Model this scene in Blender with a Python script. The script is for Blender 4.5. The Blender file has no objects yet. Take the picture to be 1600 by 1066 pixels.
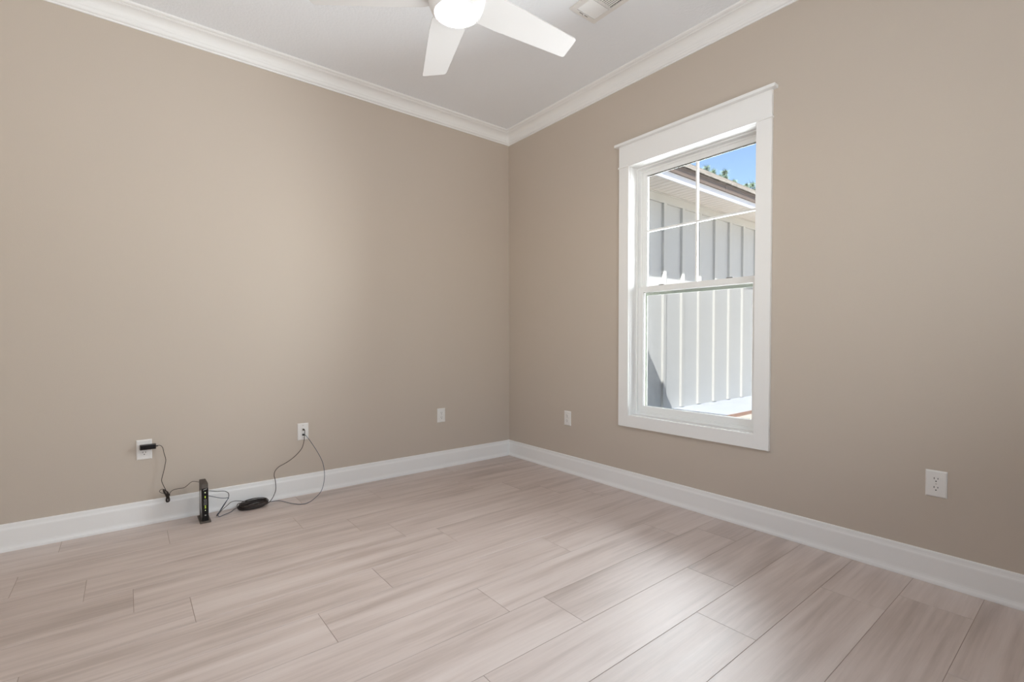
import bpy, bmesh, math, random
from mathutils import Vector, Matrix, Euler
random.seed(7)
C = bpy.context.scene.collection
SC = bpy.context.scene
PI = math.pi

# ------------------------------------------------------------------ camera
H = 2.965                                  # ceiling height
X0, Y0 = -3.95, -4.30                      # far sides of the room (behind the camera)
cd = bpy.data.cameras.new('camera'); cam = bpy.data.objects.new('camera', cd); C.objects.link(cam)
yaw, pitch, roll = 0.8977374578, -0.0226754722, -0.0014428777
fw = Vector((math.cos(pitch)*math.cos(yaw), math.cos(pitch)*math.sin(yaw), math.sin(pitch)))
rt = Vector((math.sin(yaw), -math.cos(yaw), 0)); up = rt.cross(fw)
rt2 = rt*math.cos(roll)+up*math.sin(roll); up2 = up*math.cos(roll)-rt*math.sin(roll)
M = Matrix((rt2, up2, -fw)).transposed().to_4x4(); M.translation = (-2.786366, -3.538831, 1.087)
cam.matrix_world = M
cd.sensor_width = 36; cd.lens = 755.487293*36/1600; cd.shift_y = 13.3104/1600; cd.clip_start = .02; cd.clip_end = 300
SC.camera = cam

# ------------------------------------------------------------------ world, sun, exposure
W = bpy.data.worlds.new('world'); SC.world = W; W.use_nodes = True
nt = W.node_tree; bg = nt.nodes['Background']
sky = nt.nodes.new('ShaderNodeTexSky'); sky.sky_type = 'NISHITA'; sky.sun_disc = False
sky.sun_elevation = math.radians(51); sky.sun_rotation = math.radians(0); sky.air_density = 1.0; sky.dust_density = .6; sky.ozone_density = 1.0
SKY_STRENGTH = .235
bg.inputs['Strength'].default_value = SKY_STRENGTH
nt.links.new(sky.outputs[0], bg.inputs[0])
sd = Vector((.685, .379, -1.0))            # direction the sunlight travels
sky.sun_rotation = math.atan2(-sd.x, -sd.y)
ld = bpy.data.lights.new('sun', 'SUN'); ld.energy = 16; ld.angle = math.radians(.5); ld.color = (1, .98, .95)
sun = bpy.data.objects.new('sun', ld); C.objects.link(sun); sun.rotation_euler = sd.to_track_quat('-Z', 'Y').to_euler(); sun.location = (-5, -4, 9)

def area(name, loc, direction, sx, sy, power, col=(1, 1, 1), portal=False, spread=PI):
    l = bpy.data.lights.new(name, 'AREA'); l.shape = 'RECTANGLE'; l.size = sx; l.size_y = sy; l.energy = power; l.color = col; l.spread = spread
    o = bpy.data.objects.new(name, l); C.objects.link(o); o.location = loc
    o.rotation_euler = Vector(direction).to_track_quat('-Z', 'Y').to_euler()
    if portal: l.cycles.is_portal = True
    return o
# added fill lights behind the camera, inside the made-up glazed door and window
area('fill_back', (-2.05, Y0+.10, 1.25), (0, 1, 1.35), 2.2, 1.2, 42, (.87, .94, 1))
area('fill_side', (X0+.10, -2.6, 1.45), (1, .12, 1.8), 1.5, 1.5, 16, (.87, .94, 1), spread=2.7)
area('window_daylight', (.25, -1.8185, 1.42), (-1, 0, .0), 1.15, 2.0, 155, (.93, .965, 1))
SC.view_settings.view_transform = 'Standard'; SC.view_settings.look = 'None'
SC.view_settings.exposure = 0.0; SC.view_settings.gamma = 1; SC.view_settings.use_curve_mapping = False
SC.cycles.use_denoising = True
SC.cycles.max_bounces = 10; SC.cycles.diffuse_bounces = 6; SC.cycles.transparent_max_bounces = 16
SC.cycles.sample_clamp_indirect = 6; SC.cycles.caustics_reflective = False; SC.cycles.caustics_refractive = False

# ------------------------------------------------------------------ materials
def srgb(r, g, b):
    f = lambda c: (c/255/12.92) if c/255 <= .04045 else ((c/255+.055)/1.055)**2.4
    return (f(r), f(g), f(b), 1)
MATS = {}
def mat(name, col, rough=.5, metal=0, bump=0, bscale=100, spec=.5, emit=None, estr=0, var=0, vscale=3):
    m = bpy.data.materials.new(name); m.use_nodes = True; n = m.node_tree.nodes; L = m.node_tree.links
    b = n['Principled BSDF']; b.inputs['Base Color'].default_value = col; b.inputs['Roughness'].default_value = rough
    b.inputs['Metallic'].default_value = metal; b.inputs['Specular IOR Level'].default_value = spec
    if emit: b.inputs['Emission Color'].default_value = emit; b.inputs['Emission Strength'].default_value = estr
    tc = n.new('ShaderNodeTexCoord')
    if var:
        nz = n.new('ShaderNodeTexNoise'); nz.inputs['Scale'].default_value = vscale; nz.inputs['Detail'].default_value = 4
        L.new(tc.outputs['Object'], nz.inputs['Vector'])
        mr = n.new('ShaderNodeMapRange'); mr.inputs['From Min'].default_value = .3; mr.inputs['From Max'].default_value = .7
        mr.inputs['To Min'].default_value = 1-var; mr.inputs['To Max'].default_value = 1+var; L.new(nz.outputs[0], mr.inputs[0])
        mx = n.new('ShaderNodeVectorMath'); mx.operation = 'SCALE'; mx.inputs[0].default_value = col[:3]
        L.new(mr.outputs[0], mx.inputs['Scale']); L.new(mx.outputs[0], b.inputs['Base Color'])
    if bump:
        nb = n.new('ShaderNodeTexNoise'); nb.inputs['Scale'].default_value = bscale; nb.inputs['Detail'].default_value = 3
        L.new(tc.outputs['Object'], nb.inputs['Vector'])
        bp = n.new('ShaderNodeBump'); bp.inputs['Strength'].default_value = bump; bp.inputs['Distance'].default_value = .003
        L.new(nb.outputs[0], bp.inputs['Height']); L.new(bp.outputs[0], b.inputs['Normal'])
    MATS[name] = m; return m
mat('wall_paint', srgb(197, 185, 172), .62, bump=.12, bscale=260, spec=.3)
mat('ceiling_paint', srgb(240, 242, 245), .8, bump=.75, bscale=75, spec=.2)
mat('trim_paint', srgb(240, 239, 237), .38, spec=.4, bump=.03, bscale=60)
mat('vinyl_white', srgb(240, 240, 238), .35, spec=.45, bump=.02, bscale=90)
mat('plate_white', srgb(232, 229, 225), .3, spec=.5, bump=.02, bscale=120)
mat('slot_dark', srgb(50, 44, 40), .7, bump=.05)
mat('screw_white', srgb(205, 200, 195), .4, metal=.2, bump=.05)
mat('black_plastic', srgb(34, 25, 19), .42, bump=.15, bscale=500)
mat('black_gloss', srgb(14, 10, 7), .18, spec=.3, bump=.01)
mat('side_gloss', srgb(128, 120, 113), .25, spec=.6, bump=.01)
mat('vent_plastic', srgb(84, 74, 66), .55, bump=.4, bscale=400)
mat('cable_black', srgb(48, 38, 33), .42, spec=.5, bump=.05, bscale=300)
mat('cable_slate', srgb(62, 74, 92), .42, spec=.5, bump=.05, bscale=300)
mat('led_green', srgb(120, 150, 40), .4, emit=srgb(205, 220, 80), estr=.75, bump=.01)
mat('led_white', srgb(220, 230, 190), .4, emit=srgb(235, 240, 190), estr=.8, bump=.01)
mat('mark_silver', srgb(190, 188, 184), .3, metal=.6, bump=.02)
mat('metal_brass', srgb(150, 140, 120), .3, metal=1, bump=.02)
mat('fan_white', srgb(218, 216, 214), .42, bump=.03, bscale=80)
mat('lamp_glow', (1, 1, 1, 1), .5, emit=(1, .93, .84, 1), estr=68, bump=.01)
mat('vent_dark', srgb(46, 43, 40), .8, bump=.1)
mat('siding', srgb(186, 186, 184), .75, var=.02, vscale=6, bump=.35, bscale=180)
mat('siding_trim', srgb(188, 187, 183), .7, bump=.25, bscale=160)
mat('fascia_white', srgb(214, 216, 222), .5, bump=.05)
mat('fascia_brown', srgb(106, 92, 82), .5, bump=.08)
mat('soffit_vinyl', srgb(206, 200, 193), .5, bump=.03)
mat('concrete', srgb(166, 170, 179), .85, var=.05, vscale=5, bump=.2, bscale=90)
mat('rust_edge', srgb(150, 112, 92), .85, var=.15, vscale=30, bump=.3)
mat('sand', srgb(180, 170, 158), .95, var=.08, vscale=3, bump=.6, bscale=60)
mat('bark', srgb(110, 88, 66), .9, var=.2, vscale=8, bump=.8, bscale=20)
mat('needles', srgb(116, 134, 108), .7, var=.35, vscale=3, bump=.1)
mat('gasket', srgb(92, 92, 84), .6, bump=.05)
mat('screen_frame', srgb(118, 121, 110), .5, bump=.05)
mat('rail_edge', srgb(70, 68, 64), .5, bump=.05)
# shingles
m = mat('shingles', srgb(176, 165, 152), .9, bump=.6, bscale=300); n = m.node_tree.nodes; L = m.node_tree.links
tc = n.new('ShaderNodeTexCoord'); br = n.new('ShaderNodeTexBrick'); br.inputs['Scale'].default_value = 1
br.inputs['Color1'].default_value = srgb(172, 164, 154); br.inputs['Color2'].default_value = srgb(112, 106, 100); br.inputs['Mortar'].default_value = srgb(84, 80, 76)
br.inputs['Brick Width'].default_value = .19; br.inputs['Row Height'].default_value = .14; br.inputs['Mortar Size'].default_value = .008
L.new(tc.outputs['Object'], br.inputs['Vector']); L.new(br.outputs[0], n['Principled BSDF'].inputs['Base Color'])
# glass: thin pane
def thin(name, tint, spec=True, opac=0.0, ocol=(.5, .5, .5, 1)):
    m = bpy.data.materials.new(name); m.use_nodes = True; n = m.node_tree.nodes; L = m.node_tree.links
    n.remove(n['Principled BSDF']); out = n['Material Output']
    tr = n.new('ShaderNodeBsdfTransparent'); tr.inputs[0].default_value = tint
    mx = n.new('ShaderNodeMixShader')
    if spec:
        g = n.new('ShaderNodeBsdfGlossy'); g.inputs['Roughness'].default_value = .02
        fr = n.new('ShaderNodeFresnel'); fr.inputs['IOR'].default_value = 1.35; L.new(fr.outputs[0], mx.inputs[0])
        L.new(tr.outputs[0], mx.inputs[1]); L.new(g.outputs[0], mx.inputs[2])
    else:
        d = n.new('ShaderNodeBsdfDiffuse'); d.inputs[0].default_value = ocol; mx.inputs[0].default_value = opac
        L.new(tr.outputs[0], mx.inputs[1]); L.new(d.outputs[0], mx.inputs[2])
    L.new(mx.outputs[0], out.inputs[0]); MATS[name] = m
thin('glass', (.97, .985, .985, 1))
thin('insect_mesh', (1, 1, 1, 1), spec=False, opac=.30, ocol=(.12, .12, .12, 1))
# floor planks: wood-look tiles; tone and streak offset of each plank come from a face attribute
m = bpy.data.materials.new('wood_plank_tile'); MATS['wood_plank_tile'] = m; m.use_nodes = True; n = m.node_tree.nodes; L = m.node_tree.links
b = n['Principled BSDF']; b.inputs['Specular IOR Level'].default_value = .95; b.inputs['IOR'].default_value = 2.35
tc = n.new('ShaderNodeTexCoord'); at = n.new('ShaderNodeAttribute'); at.attribute_name = 'plank'
sx = n.new('ShaderNodeSeparateColor'); L.new(at.outputs['Color'], sx.inputs[0])
off = n.new('ShaderNodeVectorMath'); off.operation = 'MULTIPLY_ADD'; L.new(at.outputs['Color'], off.inputs[0]); off.inputs[1].default_value = (37, 53, 11); L.new(tc.outputs['Object'], off.inputs[2])
def nz(scale, detail=4, dist=0, rough=.5):
    mp = n.new('ShaderNodeMapping'); mp.inputs['Scale'].default_value = scale; L.new(off.outputs[0], mp.inputs[0])
    t = n.new('ShaderNodeTexNoise'); t.inputs['Scale'].default_value = 1; t.inputs['Detail'].default_value = detail; t.inputs['Distortion'].default_value = dist; t.inputs['Roughness'].default_value = rough
    L.new(mp.outputs[0], t.inputs['Vector']); return t.outputs[0]
def mrange(s, a, b_, c, d):
    r = n.new('ShaderNodeMapRange'); r.inputs[1].default_value = a; r.inputs[2].default_value = b_; r.inputs[3].default_value = c; r.inputs[4].default_value = d
    L.new(s, r.inputs[0]); return r.outputs[0]
broad = nz((1.1, 17, 1), 4, .6)
fine = nz((2.6, 62, 1), 4, .3, .6)
grain = nz((9, 330, 1), 3, 0, .7)
patch = nz((1.6, 5, 1), 3, .8)
rp = n.new('ShaderNodeValToRGB'); e = rp.color_ramp.elements
e[0].position = .28; e[0].color = srgb(146, 126, 115); e[1].position = .72; e[1].color = srgb(208, 193, 185)
k = e.new(.44); k.color = srgb(173, 154, 144); k = e.new(.55); k.color = srgb(193, 175, 166)
def madd(a, f, c):
    q = n.new('ShaderNodeMath'); q.operation = 'MULTIPLY_ADD'; L.new(a, q.inputs[0]); q.inputs[1].default_value = f
    if isinstance(c, float): q.inputs[2].default_value = c
    else: L.new(c, q.inputs[2])
    return q.outputs[0]
v = madd(broad, .55, -.02)
v = madd(fine, .28, v); v = madd(patch, .2, v); v = madd(sx.outputs[2], .07, v)
L.new(v, rp.inputs[0])
g2 = mrange(grain, .3, .7, .965, 1.035)
sc_ = n.new('ShaderNodeVectorMath'); sc_.operation = 'SCALE'; L.new(rp.outputs[0], sc_.inputs[0]); L.new(g2, sc_.inputs['Scale'])
L.new(sc_.outputs[0], b.inputs['Base Color'])
L.new(mrange(broad, .3, .7, .50, .57), b.inputs['Roughness'])
bp = n.new('ShaderNodeBump'); bp.inputs['Strength'].default_value = .06; bp.inputs['Distance'].default_value = .001; L.new(grain, bp.inputs['Height']); L.new(bp.outputs[0], b.inputs['Normal'])
mat('grout', srgb(168, 150, 138), .9, bump=.2)

# ------------------------------------------------------------------ helpers
def link(name, bm, m, parent=None, smooth=False, loc=None):
    me = bpy.data.meshes.new(name); bmesh.ops.recalc_face_normals(bm, faces=bm.faces); bm.to_mesh(me); bm.free()
    o = bpy.data.objects.new(name, me); C.objects.link(o)
    for q in (m if isinstance(m, (list, tuple)) else [m]): me.materials.append(MATS[q])
    if smooth:
        for p in me.polygons: p.use_smooth = True
    if loc: o.location = loc
    if parent: o.parent = parent
    return o
def tag(o, label, cat, group=None, kind=None):
    o['label'] = label; o['category'] = cat
    if group: o['group'] = group
    if kind: o['kind'] = kind
    return o
def struct(o, label=None):
    o['kind'] = 'structure'
    if label: o['label'] = label
    return o
def empty(name, loc=(0, 0, 0), parent=None):
    o = bpy.data.objects.new(name, None); C.objects.link(o); o.location = loc; o.empty_display_size = .05
    if parent: o.parent = parent
    return o
def box(bm, a, b, bev=0, mi=0):
    x0, y0, z0 = [min(p, q) for p, q in zip(a, b)]; x1, y1, z1 = [max(p, q) for p, q in zip(a, b)]
    t = bmesh.new()
    vs = [t.verts.new(p) for p in ((x0,y0,z0),(x1,y0,z0),(x1,y1,z0),(x0,y1,z0),(x0,y0,z1),(x1,y0,z1),(x1,y1,z1),(x0,y1,z1))]
    for f in ((0,3,2,1),(4,5,6,7),(0,1,5,4),(1,2,6,5),(2,3,7,6),(3,0,4,7)): t.faces.new([vs[i] for i in f]).material_index = mi
    if bev: bmesh.ops.bevel(t, geom=list(t.edges), offset=bev, segments=2, affect='EDGES', profile=.7)
    me = bpy.data.meshes.new('t'); t.to_mesh(me); t.free(); bm.from_mesh(me); bpy.data.meshes.remove(me)
    return bm
def boxes(name, lst, m, parent=None, bev=0, loc=None):
    bm = bmesh.new()
    for q in lst: box(bm, q[0], q[1], q[2] if len(q) > 2 else bev)
    return link(name, bm, m, parent, loc=loc)
def extrude(name, prof, p0, p1, frame, m, parent=None, mit0=0, mit1=0, smooth=False):
    """closed profile of (out, z) swept from p0 to p1 along a wall; out = direction off the wall; mit shifts an end by out*mit"""
    bm = bmesh.new(); out = Vector(frame); d = (Vector(p1)-Vector(p0)).normalized(); rings = []
    for p, mi in ((Vector(p0), mit0), (Vector(p1), mit1)):
        rings.append([bm.verts.new(p+out*o+Vector((0, 0, z))+d*(o*mi)) for o, z in prof])
    k = len(prof)
    for i in range(k):
        f = bm.faces.new((rings[0][i], rings[0][(i+1) % k], rings[1][(i+1) % k], rings[1][i])); f.smooth = smooth
    bm.faces.new(rings[0]); bm.faces.new(rings[1][::-1])
    o = link(name, bm, m, parent)
    return o
def ring_yz(bm, x0, x1, oy0, oy1, oz0, oz1, iy0, iy1, iz0, iz1, bev=.0015):
    """rectangular frame in the yz plane, mitred like a real sash"""
    def quad(P, Q):   # P,Q: outer and inner edge points in yz
        t = bmesh.new(); vs = []
        for x in (x0, x1): vs.append([t.verts.new((x, y, z)) for y, z in (P[0], P[1], Q[1], Q[0])])
        t.faces.new(vs[0]); t.faces.new(vs[1][::-1])
        for i in range(4): t.faces.new((vs[0][i], vs[1][i], vs[1][(i+1) % 4], vs[0][(i+1) % 4]))
        bmesh.ops.recalc_face_normals(t, faces=t.faces)
        me = bpy.data.meshes.new('t'); t.to_mesh(me); t.free(); bm.from_mesh(me); bpy.data.meshes.remove(me)
    O = [(oy0, oz0), (oy1, oz0), (oy1, oz1), (oy0, oz1)]; I = [(iy0, iz0), (iy1, iz0), (iy1, iz1), (iy0, iz1)]
    for i in range(4): quad((O[i], O[(i+1) % 4]), (I[i], I[(i+1) % 4]))
    return bm
def lathe(bm, prof, c=(0, 0, 0), n=48, axis='Z'):
    rings = []
    for r, z in prof:
        if r < 1e-6: rings.append([bm.verts.new((c[0], c[1], c[2]+z))])
        else: rings.append([bm.verts.new((c[0]+r*math.cos(2*PI*i/n), c[1]+r*math.sin(2*PI*i/n), c[2]+z)) for i in range(n)])
    for a, b in zip(rings, rings[1:]):
        for i in range(n):
            j = (i+1) % n
            if len(a) == 1 and len(b) == 1: continue
            if len(a) == 1: f = bm.faces.new((a[0], b[i], b[j]))
            elif len(b) == 1: f = bm.faces.new((a[i], a[j], b[0]))
            else: f = bm.faces.new((a[i], a[j], b[j], b[i]))
            f.smooth = True
    return bm
def catmull(pts, k=6):
    P = [Vector(p) for p in pts]; P = [P[0]*2-P[1]]+P+[P[-1]*2-P[-2]]; out = []
    for i in range(1, len(P)-2):
        for j in range(k):
            t = j/k; a, b, c, d = P[i-1:i+3]
            out.append(.5*((2*b)+(c-a)*t+(2*a-5*b+4*c-d)*t*t+(3*b-a-3*c+d)*t**3))
    out.append(P[-2]); return out
def tube(bm, pts, r, n=8, k=6, raw=False, r1=None):
    pts = [Vector(p) for p in pts] if raw else catmull(pts, k)
    rings = []; nrm = None; N = len(pts)
    for i, p in enumerate(pts):
        t = (pts[min(i+1, N-1)]-pts[max(i-1, 0)]).normalized()
        if nrm is None: nrm = t.orthogonal().normalized()
        nrm = (nrm-t*nrm.dot(t)).normalized(); bn = t.cross(nrm)
        rr = r if r1 is None else r+(r1-r)*i/(N-1)
        rings.append([bm.verts.new(p+(nrm*math.cos(2*PI*q/n)+bn*math.sin(2*PI*q/n))*rr) for q in range(n)])
    for a, b in zip(rings, rings[1:]):
        for q in range(n): bm.faces.new((a[q], a[(q+1) % n], b[(q+1) % n], b[q])).smooth = True
    bm.faces.new(rings[0][::-1]); bm.faces.new(rings[-1])
    return bm

# ------------------------------------------------------------------ room shell
YC, HY = -1.8185, .4357                     # window centre and half width of its opening
WZ0, WZ1 = .546, 2.290
T = .16
# floor: grout bed and separate plank faces with hairline joints, all one surface
bm = bmesh.new(); lay = bm.loops.layers.float_color.new('plank')
f = bm.faces.new([bm.verts.new(p) for p in ((X0-.1, Y0-.1, -.0012), (.0, Y0-.1, -.0012), (.0, .0, -.0012), (X0-.1, .0, -.0012))]); f.material_index = 1
box(bm, (X0-.1, Y0-.1, -.10), (0, 0, -.002), mi=1)
PW, PL = .2325, 1.18
jo = {-2: -.714, -1: -2.622, 0: -2.01, 1: -1.763, 2: -1.60, 3: -1.414, 4: -1.894, 5: -1.03, 6: -.43, 7: -.25, 8: -.7225, 9: -1.0325, 10: -.434, 11: -.25, 12: -.72, 13: -1.03, 14: -.43, 15: -.25, 16: -.72}
for r in range(-2, 17):
    y1 = -.42-PW*r; y0 = y1-PW; y1 = min(y1, 0); y0 = max(y0, Y0-.1)
    if y1-y0 < .005: continue
    x = jo[r]-PL*6
    while x < 0:
        a, b_ = max(x, X0-.1)+.0008, min(x+PL, 0)-.0008
        if b_-a > .004:
            col = (random.random(), random.random(), random.random(), 1)
            g = .0007; z = 0; bv = .0006
            vs = [bm.verts.new(p) for p in ((a, y0+g, -bv), (b_, y0+g, -bv), (b_, y1-g, -bv), (a, y1-g, -bv), (a+bv, y0+g+bv, z), (b_-bv, y0+g+bv, z), (b_-bv, y1-g-bv, z), (a+bv, y1-g-bv, z))]
            for q in ((4, 5, 6, 7), (0, 1, 5, 4), (1, 2, 6, 5), (2, 3, 7, 6), (3, 0, 4, 7)):
                f = bm.faces.new([vs[i] for i in q])
                for lp in f.loops: lp[lay] = col
        x += PL
me = bpy.data.meshes.new('floor'); bm.to_mesh(me); bm.free()
me.materials.append(MATS['wood_plank_tile']); me.materials.append(MATS['grout'])
fo = bpy.data.objects.new('floor', me); C.objects.link(fo); struct(fo)
struct(boxes('ceiling', [((X0-.1, Y0-.1, H), (T, .12, H+.10))], 'ceiling_paint'))
struct(boxes('wall_left', [((X0-.1, 0, -.1), (T, .12, H))], 'wall_paint'))
struct(boxes('wall_right', [((0, Y0-.1, -.1), (T-.012, YC-HY-.012, H)), ((0, YC+HY+.012, -.1), (T-.012, 0, H)),
                            ((0, YC-HY-.012, -.1), (T-.012, YC+HY+.012, WZ0-.012)), ((0, YC-HY-.012, WZ1+.012), (T-.012, YC+HY+.012, H))], 'wall_paint'))
# walls behind the camera; glazed patio door and window added for the fill lights
DX0, DX1, DZ = -3.2, -.9, 2.25
struct(boxes('wall_back', [((X0-.1, Y0-.12, -.1), (DX0, Y0, H)), ((DX1, Y0-.12, -.1), (0, Y0, H)), ((DX0, Y0-.12, DZ), (DX1, Y0, H))], 'wall_paint'))
struct(boxes('wall_side', [((X0-.12, Y0, -.1), (X0, -3.4, H)), ((X0-.12, -1.8, -.1), (X0, 0, H)), ((X0-.12, -3.4, -.1), (X0, -1.8, .65)), ((X0-.12, -3.4, 2.25), (X0, -1.8, H))], 'wall_paint'))
bm = bmesh.new()
for a, b_ in (((DX0, Y0-.06, 0), (DX0+.07, Y0, DZ)), ((DX1-.07, Y0-.06, 0), (DX1, Y0, DZ)), ((DX0, Y0-.06, DZ-.07), (DX1, Y0, DZ)), (((DX0+DX1)/2-.05, Y0-.06, 0), ((DX0+DX1)/2+.05, Y0, DZ)), ((DX0, Y0-.06, 0), (DX1, Y0, .07))): box(bm, a, b_, .003)
dr = struct(link('added_door', bm, 'vinyl_white')); boxes('pane', [((DX0+.07, Y0-.05, .07), (DX1-.07, Y0-.044, DZ-.07))], 'glass', dr)
bm = bmesh.new()
for a, b_ in (((X0-.08, -3.4, .65), (X0, -3.34, 2.25)), ((X0-.08, -1.86, .65), (X0, -1.8, 2.25)), ((X0-.08, -3.4, .65), (X0, -1.8, .72)), ((X0-.08, -3.4, 2.19), (X0, -1.8, 2.25)), ((X0-.07, -3.4, 1.42), (X0-.02, -1.8, 1.47))): box(bm, a, b_, .003)
w2 = struct(link('added_window', bm, 'vinyl_white')); boxes('pane', [((X0-.06, -3.34, .72), (X0-.055, -1.86, 2.19))], 'glass', w2)

# baseboards
BP = [(0, 0), (.0175, 0), (.0178, .006), (.0168, .013), (.0145, .020), (.0128, .028), (.0122, .036), (.0122, .108), (.0116, .114), (.0098, .120), (.0088, .127), (.0086, .134), (.0080, .139), (.0064, .1412), (0, .1414)]
struct(extrude('baseboard_left', BP, (X0, 0, 0), (0, 0, 0), (0, -1, 0), 'trim_paint', mit0=1, mit1=-1))
struct(extrude('baseboard_right', BP, (0, 0, 0), (0, Y0, 0), (-1, 0, 0), 'trim_paint', mit0=1, mit1=-1))
struct(extrude('baseboard_side', BP, (X0, Y0, 0), (X0, 0, 0), (1, 0, 0), 'trim_paint', mit0=1, mit1=-1))
struct(extrude('baseboard_back', BP, (X0, Y0, 0), (DX0, Y0, 0), (0, 1, 0), 'trim_paint', mit0=1))
struct(extrude('baseboard_rear', BP, (DX1, Y0, 0), (0, Y0, 0), (0, 1, 0), 'trim_paint', mit1=-1))
# crown moulding
zc = 2.861
CP = [(0, 0), (.0060, 0), (.0075, .003), (.0075, .007), (.0055, .009), (.0065, .0105), (.0125, .0125), (.0165, .017), (.0185, .023), (.0185, .027), (.0150, .0285), (.0165, .033)]
for i in range(9):                           # the broad cove
    a = i/8*PI/2; CP.append((.0185+.047*(1-math.cos(a)), .036+.046*math.sin(a)))
CP += [(.0655, .0845), (.0705, .0855), (.0705, .089), (.079, .0905), (.0855, .0940), (.088, .098), (.088, H-zc), (0, H-zc)]
CP = [(o, z) for o, z in CP]
def crown(name, p0, p1, out, m0=1, m1=-1): struct(extrude(name, [(o, z+zc) for o, z in CP], p0, p1, out, 'trim_paint', mit0=m0, mit1=m1))
crown('trim_1', (X0, 0, 0), (0, 0, 0), (0, -1, 0)); crown('trim_2', (0, 0, 0), (0, Y0, 0), (-1, 0, 0))
crown('trim_3', (X0, Y0, 0), (X0, 0, 0), (1, 0, 0)); crown('trim_4', (X0, Y0, 0), (0, Y0, 0), (0, 1, 0))

# ------------------------------------------------------------------ the window
wn = empty('window_1', (0, YC, WZ0)); wn['kind'] = 'structure'
def wpart(name, bm, m, parent=None, smooth=False):
    o = link(name, bm, m, None, smooth)
    p = parent or wn; o.parent = p; o.matrix_parent_inverse = Matrix.Translation((0, -YC, -WZ0)) if p is wn else Matrix.Identity(4)
    return o
ca = .5225
for s in (-1, 1):
    bm = bmesh.new(); box(bm, (-.019, YC+s*(HY+.003), WZ0-.085), (0, YC+s*ca, WZ1+.001), .0012); wpart('side_casing', bm, 'trim_paint')
bm = bmesh.new(); box(bm, (-.019, YC-HY-.003, WZ0-.085), (0, YC+HY+.003, WZ0-.003), .0012); wpart('bottom_casing', bm, 'trim_paint')
bm = bmesh.new(); box(bm, (-.026, YC-ca-.005, WZ1+.001), (0, YC+ca+.005, WZ1+.013), .004); wpart('head_fillet', bm, 'trim_paint')
bm = bmesh.new(); box(bm, (-.019, YC-ca, WZ1+.013), (0, YC+ca, 2.444), .0012); wpart('head_casing', bm, 'trim_paint')
bm = bmesh.new(); box(bm, (-.045, YC-.547, 2.444), (0, YC+.547, 2.462), .0025); wpart('head_cap', bm, 'trim_paint')
# jamb extension
bm = bmesh.new(); ring_yz(bm, -.001, .070, YC-HY-.012, YC+HY+.012, WZ0-.012, WZ1+.012, YC-HY+.0, YC+HY-.0, WZ0, WZ1); wpart('jamb', bm, 'trim_paint')
# vinyl main frame, stepped
bm = bmesh.new()
ring_yz(bm, .070, .150, YC-HY-.012, YC+HY+.012, WZ0-.012, WZ1+.012, YC-HY+.010, YC+HY-.010, WZ0+.010, WZ1-.010)
ring_yz(bm, .106, .111, YC-HY+.010, YC+HY-.010, WZ0+.010, WZ1-.010, YC-HY+.022, YC+HY-.022, WZ0+.016, WZ1-.022)
ring_yz(bm, .139, .150, YC-HY+.010, YC+HY-.010, WZ0+.010, WZ1-.010, YC-HY+.012, YC+HY-.012, WZ0+.014, WZ1-.014)
box(bm, (.0702, YC-HY+.010, WZ0+.010), (.078, YC+HY-.010, WZ0+.020), .001)
wpart('window_frame', bm, 'vinyl_white')
# lower sash
def sash(name, xa, xb, z0, z1, gy, gz0, gz1):
    bm = bmesh.new(); oy = HY-.0115
    ring_yz(bm, xa, xb, YC-oy, YC+oy, z0, z1, YC-gy-.004, YC+gy+.004, gz0-.004, gz1+.004)
    # glazing bevel
    for s in (-1, 1):
        t = bmesh.new()
    def bev():
        O = [(YC-gy-.004, gz0-.004), (YC+gy+.004, gz0-.004), (YC+gy+.004, gz1+.004), (YC-gy-.004, gz1+.004)]
        I = [(YC-gy, gz0), (YC+gy, gz0), (YC+gy, gz1), (YC-gy, gz1)]
        xm = (xa+xb)/2
        vo = [bm.verts.new((xa+.0005, y, z)) for y, z in O]; vi = [bm.verts.new((xm, y, z)) for y, z in I]; vj = [bm.verts.new((xb-.0005, y, z)) for y, z in O]
        for i in range(4):
            j = (i+1) % 4
            bm.faces.new((vo[i], vo[j], vi[j], vi[i])); bm.faces.new((vi[i], vi[j], vj[j], vj[i]))
    bev()
    o = wpart(name, bm, 'vinyl_white'); xm = (xa+xb)/2
    g = bmesh.new(); box(g, (xm-.002, YC-gy-.002, gz0-.002), (xm+.002, YC+gy+.002, gz1+.002)); q = link('pane', g, 'glass', o)
    return o, xm
lo, xm = sash('lower_sash', .079, .105, WZ0+.012, 1.452, .380, .610, 1.409)
for s in (-1, 1):                             # tilt latches on the meeting rail
    q = boxes('tilt_latch', [((.083, YC+s*.240-.020, 1.452), (.100, YC+s*.240+.020, 1.458))], 'rail_edge', lo, .0015)
us, xm = sash('upper_sash', .112, .138, 1.424, WZ1-.011, .377, 1.447, 2.235)
bm = bmesh.new(); mw = .0062
for xa, xb in ((xm-.0085, xm-.002), (xm+.002, xm+.0085)):      # grid bars inside and outside the pane, meeting at a cross
    box(bm, (xa, YC-mw, 1.447), (xb, YC+mw, 2.235))
    box(bm, (xa, YC-.377, 1.841), (xb, YC-mw, 1.8535)); box(bm, (xa, YC+mw, 1.841), (xb, YC+.377, 1.8535))
q = link('muntin', bm, 'vinyl_white', us)
bm = bmesh.new(); ring_yz(bm, xm-.007, xm+.007, YC-.382, YC+.382, 1.442, 2.2395, YC-.3765, YC+.3765, 1.4475, 2.2350); link('glazing_gasket', bm, 'vinyl_white', us)
# dark underside strip of the head seen above the upper glass
bm = bmesh.new(); box(bm, (.1170, YC-.3765, 2.2300), (.1185, YC+.3765, 2.2365)); link('gasket', bm, 'gasket', us)
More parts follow.
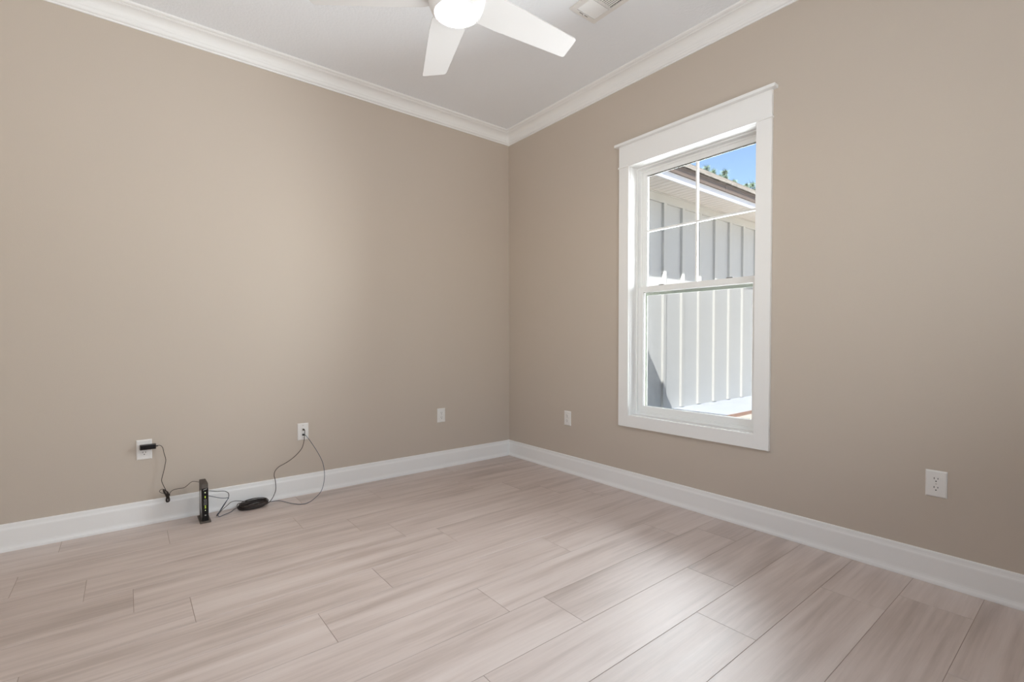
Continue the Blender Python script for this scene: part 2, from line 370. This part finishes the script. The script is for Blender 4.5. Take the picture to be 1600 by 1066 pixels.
# half insect screen outside the lower sash
bm = bmesh.new(); ring_yz(bm, .1505, .1585, YC-.424, YC+.424, .572, 1.440, YC-.401, YC+.401, .592, 1.394); sf = wpart('screen_frame', bm, 'screen_frame')
boxes('insect_screen', [((.154, YC-.402, .590), (.1545, YC+.402, 1.396))], 'insect_mesh', sf)

# ------------------------------------------------------------------ outlets and plates
def rounded_disc(bm, cx, cz, w, h, y0, y1, n=24, flat=.78):
    """duplex receptacle face: circle cut flat at top and bottom"""
    pts = []
    for i in range(n):
        a = 2*PI*i/n; x = w/2*math.cos(a); z = h/2*math.sin(a)*1.18; z = max(-h/2, min(h/2, z)); pts.append((cx+x, cz+z))
    a = [bm.verts.new((x, y0, z)) for x, z in pts]; b = [bm.verts.new((x, y1, z)) for x, z in pts]
    bm.faces.new(b)
    for i in range(n): bm.faces.new((a[i], a[(i+1) % n], b[(i+1) % n], b[i]))
def plate_mesh(w=.074, h=.117):
    bm = bmesh.new(); w2, h2 = w/2, h/2
    rs = [(w2, h2, 0), (w2, h2, -.0018), (w2-.0016, h2-.0016, -.0038), (w2-.006, h2-.006, -.0056)]
    V = [[bm.verts.new((sx*a, y, sz*b)) for sx, sz in ((-1, -1), (1, -1), (1, 1), (-1, 1))] for a, b, y in rs]
    for A, B in zip(V, V[1:]):
        for i in range(4): bm.faces.new((A[i], A[(i+1) % 4], B[(i+1) % 4], B[i]))
    bm.faces.new(V[-1]); bm.faces.new(V[0][::-1]); return bm
def outlet():
    r = empty('wall_outlet'); link('cover_plate', plate_mesh(), 'plate_white', r)
    for s in (1, -1):
        bm = bmesh.new(); rounded_disc(bm, 0, s*.0195, .034, .0285, -.0050, -.0072)
        rc = link('receptacle', bm, 'plate_white', r)
        bm = bmesh.new(); z = s*.0195
        box(bm, (-.0075, -.0070, z+.0005), (-.0052, -.0078, z+.0088)); box(bm, (.0052, -.0070, z+.0015), (.0075, -.0078, z+.0080))
        rounded_disc(bm, 0, z-.0075, .0052, .0050, -.0070, -.0078, 12)
        link('slot', bm, 'slot_dark', rc)
    bm = bmesh.new(); rounded_disc(bm, 0, 0, .006, .006, -.0050, -.0066, 12); link('screw', bm, 'screw_white', r)
    return r
def copy_tree(o, parent=None):
    c = o.copy(); C.objects.link(c); c.parent = parent
    for ch in [q for q in bpy.data.objects if q.parent == o and q is not c]: copy_tree(ch, c)
    return c
o1 = outlet(); o1.location = (-2.715, 0, .4415)
tag(o1, 'white duplex wall outlet with the black power adapter plugged into it', 'outlet', 'duplex outlets around the walls')
spots = [((-.7275, 0, .4435), 0, 'small-looking white outlet on the left wall nearest the room corner'),
         ((0, -.767, .4410), -PI/2, 'white outlet on the right wall between the room corner and the window'),
         ((0, -3.048, .4435), -PI/2, 'white duplex outlet on the right wall to the right of the window')]
for loc, rz, lab in spots:
    c = copy_tree(o1); c.location = loc; c.rotation_euler = (0, 0, rz); c['label'] = lab
cp = empty('cable_wall_plate', (-1.833, 0, .4405)); tag(cp, 'white wall plate with two cable jacks and dark cables hanging from it', 'wall plate')
link('cover_plate', plate_mesh(), 'plate_white', cp)
bm = bmesh.new(); rounded_disc(bm, .0017, .0145, .0145, .0135, -.0050, -.0085, 6); rounded_disc(bm, .0017, .0145, .0095, .0090, -.0085, -.0120, 20); link('coaxial_jack', bm, 'metal_brass', cp)
bm = bmesh.new(); box(bm, (-.010, -.0050, -.031), (.009, -.0068, -.0115), .0006); jk = link('network_jack', bm, 'plate_white', cp)
bm = bmesh.new(); box(bm, (-.0065, -.0066, -.0275), (.0055, -.0072, -.0150)); link('socket_hole', bm, 'slot_dark', jk)
for z in (.042, -.042):
    bm = bmesh.new(); rounded_disc(bm, 0, z, .0065, .0065, -.0050, -.0066, 12); link('screw', bm, 'screw_white', cp)

# ------------------------------------------------------------------ power adapter and its cord
ad = empty('power_adapter', (-2.700, 0, .459)); tag(ad, 'black power adapter plugged in sideways, its thin cord bundled against the baseboard', 'power adapter')
def kid(o, p):                                # geometry written in world space, hung under an Empty
    o.parent = p; o.matrix_parent_inverse = Matrix.Translation(-p.location); return o
bm = bmesh.new(); box(bm, (-2.7355, -.0385, .4450), (-2.6600, -.0105, .4735), .003); body = kid(link('adapter_body', bm, 'black_plastic'), ad)
bm = bmesh.new(); box(bm, (-2.732, -.0392, .4475), (-2.6635, -.0380, .4700), .0005); kid(link('face_label', bm, 'black_gloss'), ad)
bm = bmesh.new(); box(bm, (-2.7220, -.0106, .4600), (-2.7200, -.0078, .4680)); box(bm, (-2.7095, -.0106, .4600), (-2.7075, -.0078, .4680)); kid(link('prong', bm, 'metal_brass'), ad)
cord = [(-2.661, -.024, .4590), (-2.6562, -0.024, 0.4592), (-2.6411, -0.027, 0.4604), (-2.6292, -0.03, 0.4464), (-2.6221, -0.03, 0.4092), (-2.6148, -0.028, 0.3734), (-2.6182, -0.026, 0.343), (-2.6265, -0.026, 0.2987), (-2.6358, -0.028, 0.2589), (-2.6346, -0.03, 0.2401), (-2.6236, -0.033, 0.2082), (-2.6147, -0.034, 0.1838), (-2.6106, -0.036, 0.1529)]
cordb = [(-2.606, -0.036, 0.1519), (-2.5995, -0.036, 0.1679), (-2.5901, -0.038, 0.1818), (-2.5745, -0.04, 0.1888), (-2.5525, -0.042, 0.1908), (-2.5304, -0.045, 0.1911), (-2.5114, -0.05, 0.2041), (-2.495, -0.05, 0.2185), (-2.4789, -0.052, 0.2226), (-2.455, -0.054, 0.2149), (-2.440, -.052, .2120)]
bm = bmesh.new(); tube(bm, cord, .0017); tube(bm, cordb, .0016)
tube(bm, [(-2.661, -.024, .4590), (-2.650, -.0248, .4597)], .0032, raw=True)       # strain relief
cd_ = kid(link('cord', bm, 'cable_black'), ad)
bm = bmesh.new()                              # the tied hank: long narrow loops plus one loop thrown left
for i in range(5):
    dx = (i-2)*.0016; dy = (i % 3-1)*.003; x = -2.6085+dx; y = -.034+dy
    tube(bm, [(x-.004, y, .150), (x-.006, y, .128), (x, y, .1185), (x+.006, y, .128), (x+.003, y, .152), (x-.001, y, .176), (x-.010, y, .1945-.002*i), (x-.018, y, .198-.003*i), (x-.018, y, .186), (x-.010, y, .168), (x-.004, y, .150)], .0017, n=6)
tube(bm, [(-2.612, -.034, .166), (-2.627, -.034, .1740), (-2.642, -.032, .1810), (-2.6480, -.030, .1905), (-2.6400, -.029, .1985), (-2.6280, -.030, .1975), (-2.6190, -.032, .1880)], .0015, n=6)
kid(link('cord_bundle', bm, 'cable_black'), ad)
bm = bmesh.new()
for i in range(3): tube(bm, [(-2.6085+.0095*math.cos(a), -.035+.0085*math.sin(a), .157+i*.0035+.001*math.cos(a)) for a in [j*PI/6 for j in range(13)]], .002, n=6, k=2)
kid(link('cable_tie', bm, 'black_plastic'), ad)

# ------------------------------------------------------------------ modem
md = empty('modem', (-2.4365, -.122, 0)); md.rotation_euler = (0, 0, 0)
tag(md, 'black upright modem with green lights standing on the floor by the baseboard', 'modem')
def mk(name, bm, m): return link(name, bm, m, md)
def wedge(bm, pts, x0, x1):
    a = [bm.verts.new((x0, y, z)) for y, z in pts]; b = [bm.verts.new((x1, y, z)) for y, z in pts]; k = len(pts)
    bm.faces.new(a); bm.faces.new(b[::-1])
    for i in range(k): bm.faces.new((a[i], b[i], b[(i+1) % k], a[(i+1) % k]))
hw = .0165
sil = [(.066, .010), (.066, .226), (.062, .231), (-.048, .231), (-.056, .226), (-.062, .205), (-.064, .12), (-.066, .010)]
bm = bmesh.new(); wedge(bm, sil, -hw, hw); bmesh.ops.recalc_face_normals(bm, faces=bm.faces)
bmesh.ops.bevel(bm, geom=list(bm.edges), offset=.0022, segments=2, affect='EDGES'); mk('case', bm, 'black_plastic')
# glossy front panel, slim sloped brow above it, grille on top
bm = bmesh.new(); wedge(bm, [(-.0620, .204), (-.0640, .120), (-.0660, .012), (-.0690, .012), (-.0675, .120), (-.0655, .204)], -hw+.0015, hw-.0015); fp = mk('front_panel', bm, 'black_gloss')
bm = bmesh.new(); wedge(bm, [(.050, .2312), (-.050, .2312), (-.0585, .2255), (-.0655, .2045), (-.0625, .2045), (-.056, .222), (-.048, .228), (.050, .228)], -hw+.001, hw-.001)
for i in range(9): box(bm, (-hw+.004, .044-i*.0105, .2310), (hw-.004, .040-i*.0105, .2322))
mk('top_grille', bm, 'vent_plastic')
# tall curved glossy inlay on each side
for s in (-1, 1):
    bm = bmesh.new(); pts = [(-.053, .192), (-.020, .186), (.030, .170), (.045, .135), (.040, .100), (.000, .066), (-.050, .050), (-.0575, .06), (-.0575, .14)]
    wedge(bm, pts, s*hw, s*(hw+.0012)); mk('side_inlay', bm, 'side_gloss')
bm = bmesh.new(); wedge(bm, [(-.078, 0), (.072, 0), (.072, .004), (.066, .010), (-.070, .010), (-.078, .004)], -.028, .028); bmesh.ops.recalc_face_normals(bm, faces=bm.faces); bmesh.ops.bevel(bm, geom=list(bm.edges), offset=.0012, segments=1, affect='EDGES'); mk('base', bm, 'vent_plastic')
def led(z, w, h, m, name='indicator_light', x=0):
    y = -.0657-.0025*(1-(z-.12)/.1)*.5
    bm = bmesh.new(); box(bm, (x-w/2, -.0702 if z < .12 else -.0685, z-h/2), (x+w/2, -.060, z+h/2)); return link(name, bm, m, fp)
led(.1790, .0045, .0048, 'led_white')
for z in (.1560, .1490): led(z, .0055, .0042, 'led_green')
for z in (.0990, .0890): led(z, .0062, .0046, 'led_green')
led(.0740, .0034, .0034, 'led_white')
for i in range(5): led(.1365-i*.0072, .015, .0014, 'mark_silver', 'printed_mark')
led(.0450, .0075, .0050, 'mark_silver', 'printed_mark')
bm = bmesh.new()
vs = [bm.verts.new(p) for p in ((-.011, -.0672, .1935), (.008, -.0670, .1985), (.0105, -.0668, .2020), (-.006, -.0669, .1975))]; bm.faces.new(vs)
r_ = bmesh.ops.extrude_face_region(bm, geom=list(bm.faces)); bmesh.ops.translate(bm, verts=[v for v in r_['geom'] if isinstance(v, bmesh.types.BMVert)], vec=(0, .003, 0))
link('brand_mark', bm, 'mark_silver', fp)
bm = bmesh.new()
box(bm, (-.010, .0655, .140), (.010, .0668, .160)); mk('port', bm, 'slot_dark')
bm = bmesh.new(); box(bm, (-.006, .0655, .100), (.006, .0668, .112)); mk('port', bm, 'slot_dark')

# ------------------------------------------------------------------ cables
R1 = .0022
coax = [(-1.8314, -.0125, .4552), (-1.8312, -0.024, 0.4556), (-1.8294, -0.033, 0.4540), (-1.8309, -0.038, 0.4432), (-1.8331, -0.042, 0.4175), (-1.8385, -0.045, 0.3831), (-1.8529, -0.05, 0.3372), (-1.8879, -0.055, 0.2992), (-1.9251, -0.055, 0.2699), (-1.9605, -0.05, 0.2485), (-2.0006, -0.05, 0.2313), (-2.0256, -0.055, 0.2087), (-2.0326, -0.055, 0.1799), (-2.0263, -0.055, 0.1488), (-2.023, -0.055, 0.0967), (-2.0272, -0.055, 0.0675), (-2.0439, -0.058, 0.0331), (-2.0657, -0.068, 0.0125), (-2.0913, -0.08, 0.0045), (-2.1242, -0.1129, 0.01)]
coaxl = [(-2.1407, -0.047, 0.0372), (-2.2009, -0.05, 0.0408), (-2.2372, -0.05, 0.0506), (-2.2666, -0.055, 0.0573), (-2.2887, -0.06, 0.054), (-2.3079, -0.07, 0.0425), (-2.3385, -0.09, 0.0267), (-2.3625, -0.115, 0.0113), (-2.3712, -0.117, 0.004), (-2.3687, -0.125, 0.0156), (-2.3451, -0.115, 0.0391), (-2.3186, -0.1, 0.0731), (-2.303, -0.09, 0.0973), (-2.301, -0.085, 0.1177), (-2.3099, -0.08, 0.1304), (-2.3282, -0.075, 0.1384), (-2.3652, -0.07, 0.1429), (-2.4012, -0.060, 0.1516), (-2.4190, -.052, .152), (-2.4300, -.054, .151)]
cx = empty('coaxial_cable', (-2.165, -.08, 0)); tag(cx, 'black cable from the upper jack, wound into a flat coil against the baseboard', 'cable')
bm = bmesh.new(); tube(bm, coax, R1); tube(bm, coaxl, .0019)
tube(bm, [(-1.8313, -.010, .4550), (-1.8313, -.0235, .4555)], .0048, n=10, raw=True)
kid(link('lead', bm, 'cable_black'), cx)
bm = bmesh.new(); rs = random.Random(3)
ctr = Vector((-2.165, -.084, .0225)); U = Vector((1, 0, .02)).normalized(); V = Vector((0, 1, .38)).normalized(); Wn = U.cross(V)
pts = []; N = 30
for t in range(N*16+1):
    a = 2*PI*t/16; lap = t/16
    if t % 16 == 0: q = rs.random()**.7; ra = .052+.037*q; rb = .004+.042*q; h = rs.uniform(-.009, .013); ox = rs.uniform(-.007, .007); tw = rs.uniform(-.010, .010)
    if t == 0: cur = [ra, rb, h, ox, tw]
    cur = [c*.86+d*.14 for c, d in zip(cur, (ra, rb, h, ox, tw))]
    p = ctr+U*(cur[0]*math.cos(a)+cur[3])+V*(cur[1]*math.sin(a))+Wn*(cur[2]+cur[4]*math.cos(a+lap))
    p.z = max(p.z, .0030); p.y = min(p.y, -.0215); pts.append(p)
tube(bm, pts, .0021, n=6, raw=True)
tube(bm, [(-2.226, -.060, .036), (-2.246, -.066, .040), (-2.2560, -.082, .030), (-2.2500, -.102, .012), (-2.232, -.108, .006), (-2.205, -.112, .006)], .002, n=6)
kid(link('coil', bm, 'cable_black'), cx)
blue = [(-2.4230, -.054, .122), (-2.405, -0.06, 0.1206), (-2.3792, -0.07, 0.1119), (-2.3534, -0.08, 0.1031), (-2.3266, -0.0875, 0.0973), (-2.3082, -0.097, 0.0985), (-2.3040, -0.1, 0.0960), (-2.3083, -0.102, 0.0910), (-2.3286, -0.107, 0.0665), (-2.3526, -0.121, 0.0359), (-2.3666, -0.133, 0.0156), (-2.3591, -0.1404, 0.004), (-2.3405, -0.128, 0.004), (-2.2922, -0.0900, 0.0035), (-2.2650, -0.0467, 0.0035), (-2.2321, -0.030, 0.004), (-2.1718, -0.0235, 0.0035), (-2.1222, -0.0235, 0.0035), (-2.0908, -0.028, 0.003), (-2.0594, -0.036, 0.0035), (-2.0172, -0.046, 0.0035), (-1.992, -0.0704, 0.0035), (-1.9692, -0.1244, 0.0035), (-1.9455, -0.1722, 0.0035), (-1.9123, -0.2150, 0.0035), (-1.8680, -0.2200, 0.0040), (-1.8067, -0.17, 0.010), (-1.7624, -0.15, 0.0381), (-1.7365, -0.13, 0.0814), (-1.7231, -0.11, 0.1458), (-1.727, -0.09, 0.2186), (-1.7506, -0.07, 0.2858), (-1.7934, -0.05, 0.369), (-1.8199, -0.04, 0.411), (-1.8303, -0.032, 0.4215), (-1.8336, -0.014, 0.4195)]
et = empty('network_cable', (-2.0, -.1, 0)); tag(et, 'slate blue cable looping from the lower jack along the floor to the modem', 'cable')
bm = bmesh.new(); tube(bm, blue, .0018); kid(link('lead', bm, 'cable_slate'), et)
bm = bmesh.new(); box(bm, (-1.8385, -.0250, .4150), (-1.8290, -.0074, .4245), .001); kid(link('plug', bm, 'slot_dark'), et)
bm = bmesh.new(); box(bm, (-2.434, -.060, .117), (-2.4195, -.050, .127), .001); kid(link('plug', bm, 'slot_dark'), et)

# ------------------------------------------------------------------ ceiling fan
fan = empty('ceiling_fan', (-1.681, -1.783, H)); tag(fan, 'white five-bladed ceiling fan with a round glowing light', 'ceiling fan')
bm = bmesh.new(); lathe(bm, [(0, 0), (.072, 0), (.072, -.012), (.058, -.045), (.030, -.070), (.017, -.076), (0, -.076)], n=40); link('canopy', bm, 'fan_white', fan)
bm = bmesh.new(); lathe(bm, [(.0001, -.06), (.0135, -.06), (.0135, -.33), (.0001, -.33)], n=24); link('downrod', bm, 'fan_white', fan)
zb = 2.52-H
bm = bmesh.new(); lathe(bm, [(0, .16), (.030, .16), (.052, .150), (.110, .118), (.121, .100), (.123, .03), (.121, -.010), (.114, -.040), (.106, -.058), (.099, -.067), (.0955, -.070), (.0925, -.070), (.0915, -.060), (0, -.060)], c=(0, 0, zb), n=64); link('motor_housing', bm, 'fan_white', fan)
bm = bmesh.new(); lathe(bm, [(.0910, -.061), (.0910, -.0675), (.087, -.0700), (.075, -.0715), (.05, -.0725), (0, -.073)], c=(0, 0, zb), n=64); link('light_diffuser', bm, 'lamp_glow', fan)
def blade_bm():
    bm = bmesh.new()
    out = [(.100, -.060), (.150, -.082), (.235, -.083), (.615, -.061), (.624, -.055), (.6435, .056), (.638, .064), (.235, .083), (.150, .082), (.100, .060)]
    t = .005; a = [bm.verts.new((x, y, -t/2)) for x, y in out]; b = [bm.verts.new((x, y, t/2)) for x, y in out]; k = len(out)
    bm.faces.new(a[::-1]); bm.faces.new(b)
    for i in range(k): bm.faces.new((a[i], a[(i+1) % k], b[(i+1) % k], b[i]))
    bmesh.ops.rotate(bm, verts=bm.verts, cent=(0, 0, 0), matrix=Matrix.Rotation(math.radians(-9), 3, 'X'))
    bmesh.ops.translate(bm, verts=bm.verts, vec=(0, 0, .004)); return bm
b0 = link('blade', blade_bm(), 'fan_white', fan)
for i in range(5):
    o = b0 if i == 0 else b0.copy()
    if i: C.objects.link(o); o.parent = fan
    o.location = (0, 0, zb); o.rotation_euler = (0, 0, math.radians(-3.5+72.4*i))

# ------------------------------------------------------------------ ceiling register
vt = empty('ceiling_vent', (-.70, -1.76, H)); tag(vt, 'white metal air register set in the ceiling beside the fan', 'vent')
VX0, VX1, VY0, VY1 = -.790, -.600, -1.985, -1.562
bm = bmesh.new()
def fr(a, b_): box(bm, a, b_, .0015)
zv = H-.008
for a, b_ in (((VX0, VY0), (VX0+.033, VY1)), ((VX1-.012, VY0), (VX1+.016, VY1)), ((VX0+.033, VY1-.028), (VX1-.012, VY1)), ((VX0+.033, VY0), (VX1-.012, VY0+.028)), ((VX0+.033, -1.712), (VX1-.012, -1.700)), ((VX0+.033, -1.845), (VX1-.012, -1.833))):
    box(bm, (a[0], a[1], zv), (b_[0], b_[1], H+.002))
kid(link('vent_frame', bm, 'plate_white'), vt)
bm = bmesh.new(); box(bm, (VX0+.02, VY0+.02, H-.0012), (VX1-.005, VY1-.02, H-.0004)); kid(link('backing', bm, 'vent_dark'), vt)
def slat(c, length, along, tilt, w=.0105):
    t = bmesh.new(); box(t, (-length/2, -w/2, -.0006), (length/2, w/2, .0006))
    Mx = Matrix.Translation(c) @ (Matrix.Rotation(PI/2, 4, 'Z') if along == 'Y' else Matrix.Identity(4)) @ Matrix.Rotation(tilt, 4, 'X')
    bmesh.ops.transform(t, matrix=Mx, verts=t.verts); return t
def louvres(specs):
    bm = bmesh.new()
    for s_ in specs:
        t = slat(*s_); me = bpy.data.meshes.new('t'); t.to_mesh(me); t.free(); bm.from_mesh(me); bpy.data.meshes.remove(me)
    kid(link('louver_bank', bm, 'plate_white'), vt)
xm_ = (VX0+.033+VX1-.012)/2; lx = (VX1-.012)-(VX0+.033)
louvres([((xm_, -1.597-.0105*i, H-.0062), lx, 'X', math.radians(-24), .0082) for i in range(10)])
louvres([((VX0+.041+.0135*i, -1.7725, H-.0055), .121, 'Y', math.radians(52), .007) for i in range(10)]+[((xm_, -1.722-.0115*i, H-.0030), lx, 'X', math.radians(60), .003) for i in range(10)])
louvres([((xm_, -1.855-.0105*i, H-.0062), lx, 'X', math.radians(32)) for i in range(10)])
bm = bmesh.new(); box(bm, (-.726, -1.5825, zv-.0008), (-.660, -1.5795, zv+.001)); kid(link('lever_slot', bm, 'vent_dark'), vt)
bm = bmesh.new(); box(bm, (-.700, -1.5850, zv-.006), (-.690, -1.5770, zv-.0005), .001); kid(link('damper_lever', bm, 'plate_white'), vt)

# ------------------------------------------------------------------ outside: the wing of the house, walk, ground
YW, ZS = .770, 3.249                          # siding plane and soffit height
XF = 13.0
hw_ = empty('house_wing', (1.0, YW, 0)); tag(hw_, 'grey-white board-and-batten house wing with brown-edged eave, seen through the window', 'house')
bm = bmesh.new(); box(bm, (T, YW, -.06), (XF, YW+.2, ZS+.05)); kid(link('siding_wall', bm, 'siding'), hw_)
b1 = None
for i in range(-5, 19):
    xb = 3.570+.4912*i
    if xb < .4: continue
    if b1 is None:
        bm = bmesh.new(); box(bm, (xb-.035, YW-.038, .012), (xb+.035, YW, ZS-.125), .002); b1 = kid(link('batten', bm, 'siding_trim'), hw_); x1_ = xb
    else:
        o = b1.copy(); C.objects.link(o); o.parent = hw_; o.matrix_parent_inverse = b1.matrix_parent_inverse.copy(); o.location = (xb-x1_, 0, 0)
bm = bmesh.new(); box(bm, (T, YW-.040, ZS-.135), (XF, YW, ZS-.004), .002); box(bm, (T, YW-.052, ZS-.020), (XF, YW-.038, ZS-.002), .003); kid(link('frieze_board', bm, 'siding_trim'), hw_)
# vinyl soffit with grooves running out from the wall
bm = bmesh.new(); YF = .318; sp = .122
box(bm, (T, YF, ZS+.006), (XF, YW+.1, ZS+.03)); x = T
while x < XF:
    box(bm, (x, YF, ZS), (min(x+sp-.010, XF), YW, ZS+.007), .0015); x += sp
kid(link('soffit', bm, 'soffit_vinyl'), hw_)
bm = bmesh.new(); box(bm, (T, YF-.020, ZS-.004), (XF, YF+.001, ZS+.20)); kid(link('fascia', bm, 'fascia_white'), hw_)
bm = bmesh.new(); xs = [T, 2.02, 4.46, 6.9, 9.34, XF]
for a, b_ in zip(xs, xs[1:]): box(bm, (a+.004, YF-.046, ZS+.098), (b_-.004, YF-.018, ZS+.190), .003); box(bm, (a+.004, YF-.052, ZS+.182), (b_-.004, YF-.018, ZS+.212), .004)
box(bm, (T, YF-.040, ZS+.10), (XF, YF-.016, ZS+.20)); kid(link('drip_edge', bm, 'fascia_brown'), hw_)
# roof slope
pr = .82; ry0, rz0 = YF-.075, ZS+.216; ry1 = ry0+.18; rz1 = rz0+pr*(ry1-ry0)
RY = 2.9
bm = bmesh.new()
nrow = 28; L_ = (RY-ry0)/nrow
for i in range(nrow):                         # lapped shingle courses
    ya = ry0+i*L_; yb = ya+L_*1.25; za = rz0+(ya-ry0)*.668; zb_ = rz0+(yb-ry0)*.668
    vs = [bm.verts.new(p) for p in ((T, ya, za), (XF, ya, za), (XF, yb, zb_-.004), (T, yb, zb_-.004), (T, ya, za+.012), (XF, ya, za+.012), (XF, yb, zb_), (T, yb, zb_))]
    for q in ((0, 3, 2, 1), (4, 5, 6, 7), (0, 1, 5, 4), (1, 2, 6, 5), (2, 3, 7, 6), (3, 0, 4, 7)): bm.faces.new([vs[k] for k in q])
zt = rz0+(RY-ry0)*.668
vs = [bm.verts.new(p) for p in ((T, RY, zt), (XF, RY, zt), (XF, 2*RY-ry0, rz0), (T, 2*RY-ry0, rz0))]; bm.faces.new(vs)
kid(link('roof', bm, 'shingles'), hw_)

struct(boxes('ground', [((-14, -60, -.40), (80, 60, -.05))], 'sand'), 'pale sandy ground outside the window')
sl = struct(boxes('walkway', [((T, -.105, -.052), (XF, YW, 0))], 'concrete'))
boxes('walkway_edge', [((T, -.118, -.052), (XF, -.105, .0005))], 'rust_edge', sl)
# our own roof over the window wall (it shades the near part of the court)
er = struct(boxes('roof_overhang', [((T, Y0-1.2, 3.25), (1.50, .29, 3.40)), ((-4.6, Y0-1.2, 3.25), (T, .12, 3.40))], 'fascia_white'))
struct(boxes('wall_outer', [((T-.011, Y0-.1, -.1), (T, YC-HY-.012, 3.25)), ((T-.011, YC+HY+.012, -.1), (T, YW, 3.25)), ((T-.011, YC-HY-.012, -.1), (T, YC+HY+.012, WZ0-.012)), ((T-.011, YC-HY-.012, WZ1+.012), (T, YC+HY+.012, 3.25))], 'siding'))

# ------------------------------------------------------------------ pines beyond the roof
def pine(name, base, height, tufts, label):
    r = empty(name, base); tag(r, label, 'tree', 'pine trees behind the roof')
    top = Vector((base[0], base[1], base[2]+height)); B = Vector(base)
    bm = bmesh.new(); tube(bm, [B, B.lerp(top, .5)+Vector((.1, .05, 0)), top], .16, n=10, k=8, r1=.035)
    kid(link('trunk', bm, 'bark'), r)
    bm = bmesh.new()
    for t in tufts:
        t = Vector(t[:3]); s = B+(top-B)*max(.3, min(.97, (t.z-base[2]-.5)/height)); mid = s.lerp(t, .6)+Vector((0, 0, -.12)); tube(bm, [s, mid, t], .035, n=6, k=5, r1=.012)
    kid(link('branches', bm, 'bark'), r)
    bm = bmesh.new(); rs = random.Random(len(tufts)*13+int(height))
    for t in tufts:
        c = Vector(t[:3]); rad = t[3]
        for j in range(150):
            d = Vector((rs.gauss(0, 1), rs.gauss(0, 1), rs.gauss(.35, 1))).normalized(); l = rad*rs.uniform(.6, 1.1)
            st = c+Vector((rs.uniform(-1, 1), rs.uniform(-1, 1), rs.uniform(-1, 1)))*rad*.35; w = d.orthogonal().normalized()*.017
            a = [bm.verts.new(st-w), bm.verts.new(st+w), bm.verts.new(st+d*l)]; bm.faces.new(a)
    kid(link('needles', bm, 'needles'), r)
rs = random.Random(11)
big = [(25, 12.75, 11.30, .26), (25.3, 12.42, 11.52, .34), (24.8, 12.55, 11.20, .26), (25, 11.85, 11.08, .32), (24.6, 11.95, 10.95, .24), (25.2, 11.22, 10.90, .36), (25, 11.45, 10.72, .22), (24.8, 11.00, 10.50, .26), (25, 11.55, 10.45, .26), (25.1, 10.60, 10.18, .24)]
big += [(25+rs.uniform(-2, 2), 12.2+rs.uniform(-2.2, 2.0), rs.uniform(7.5, 9.9), .38) for _ in range(16)]
pine('pine_tree', (25, 12.2, -.1), 10.9, big, 'pine tree whose needle tufts show just above the roof, right of the centre window bar')
sm = [(25, 9.85, 9.78, .22), (25, 9.52, 9.72, .32), (24.8, 9.70, 9.42, .24), (25, 9.35, 9.40, .26)]
sm += [(25+rs.uniform(-1.6, 1.6), 9.4+rs.uniform(-1.6, .6), rs.uniform(6.5, 8.7), .36) for _ in range(12)]
pine('pine_tree', (25, 9.35, -.1), 9.4, sm, 'pine tree showing at the far right edge of the upper pane, above the roof')
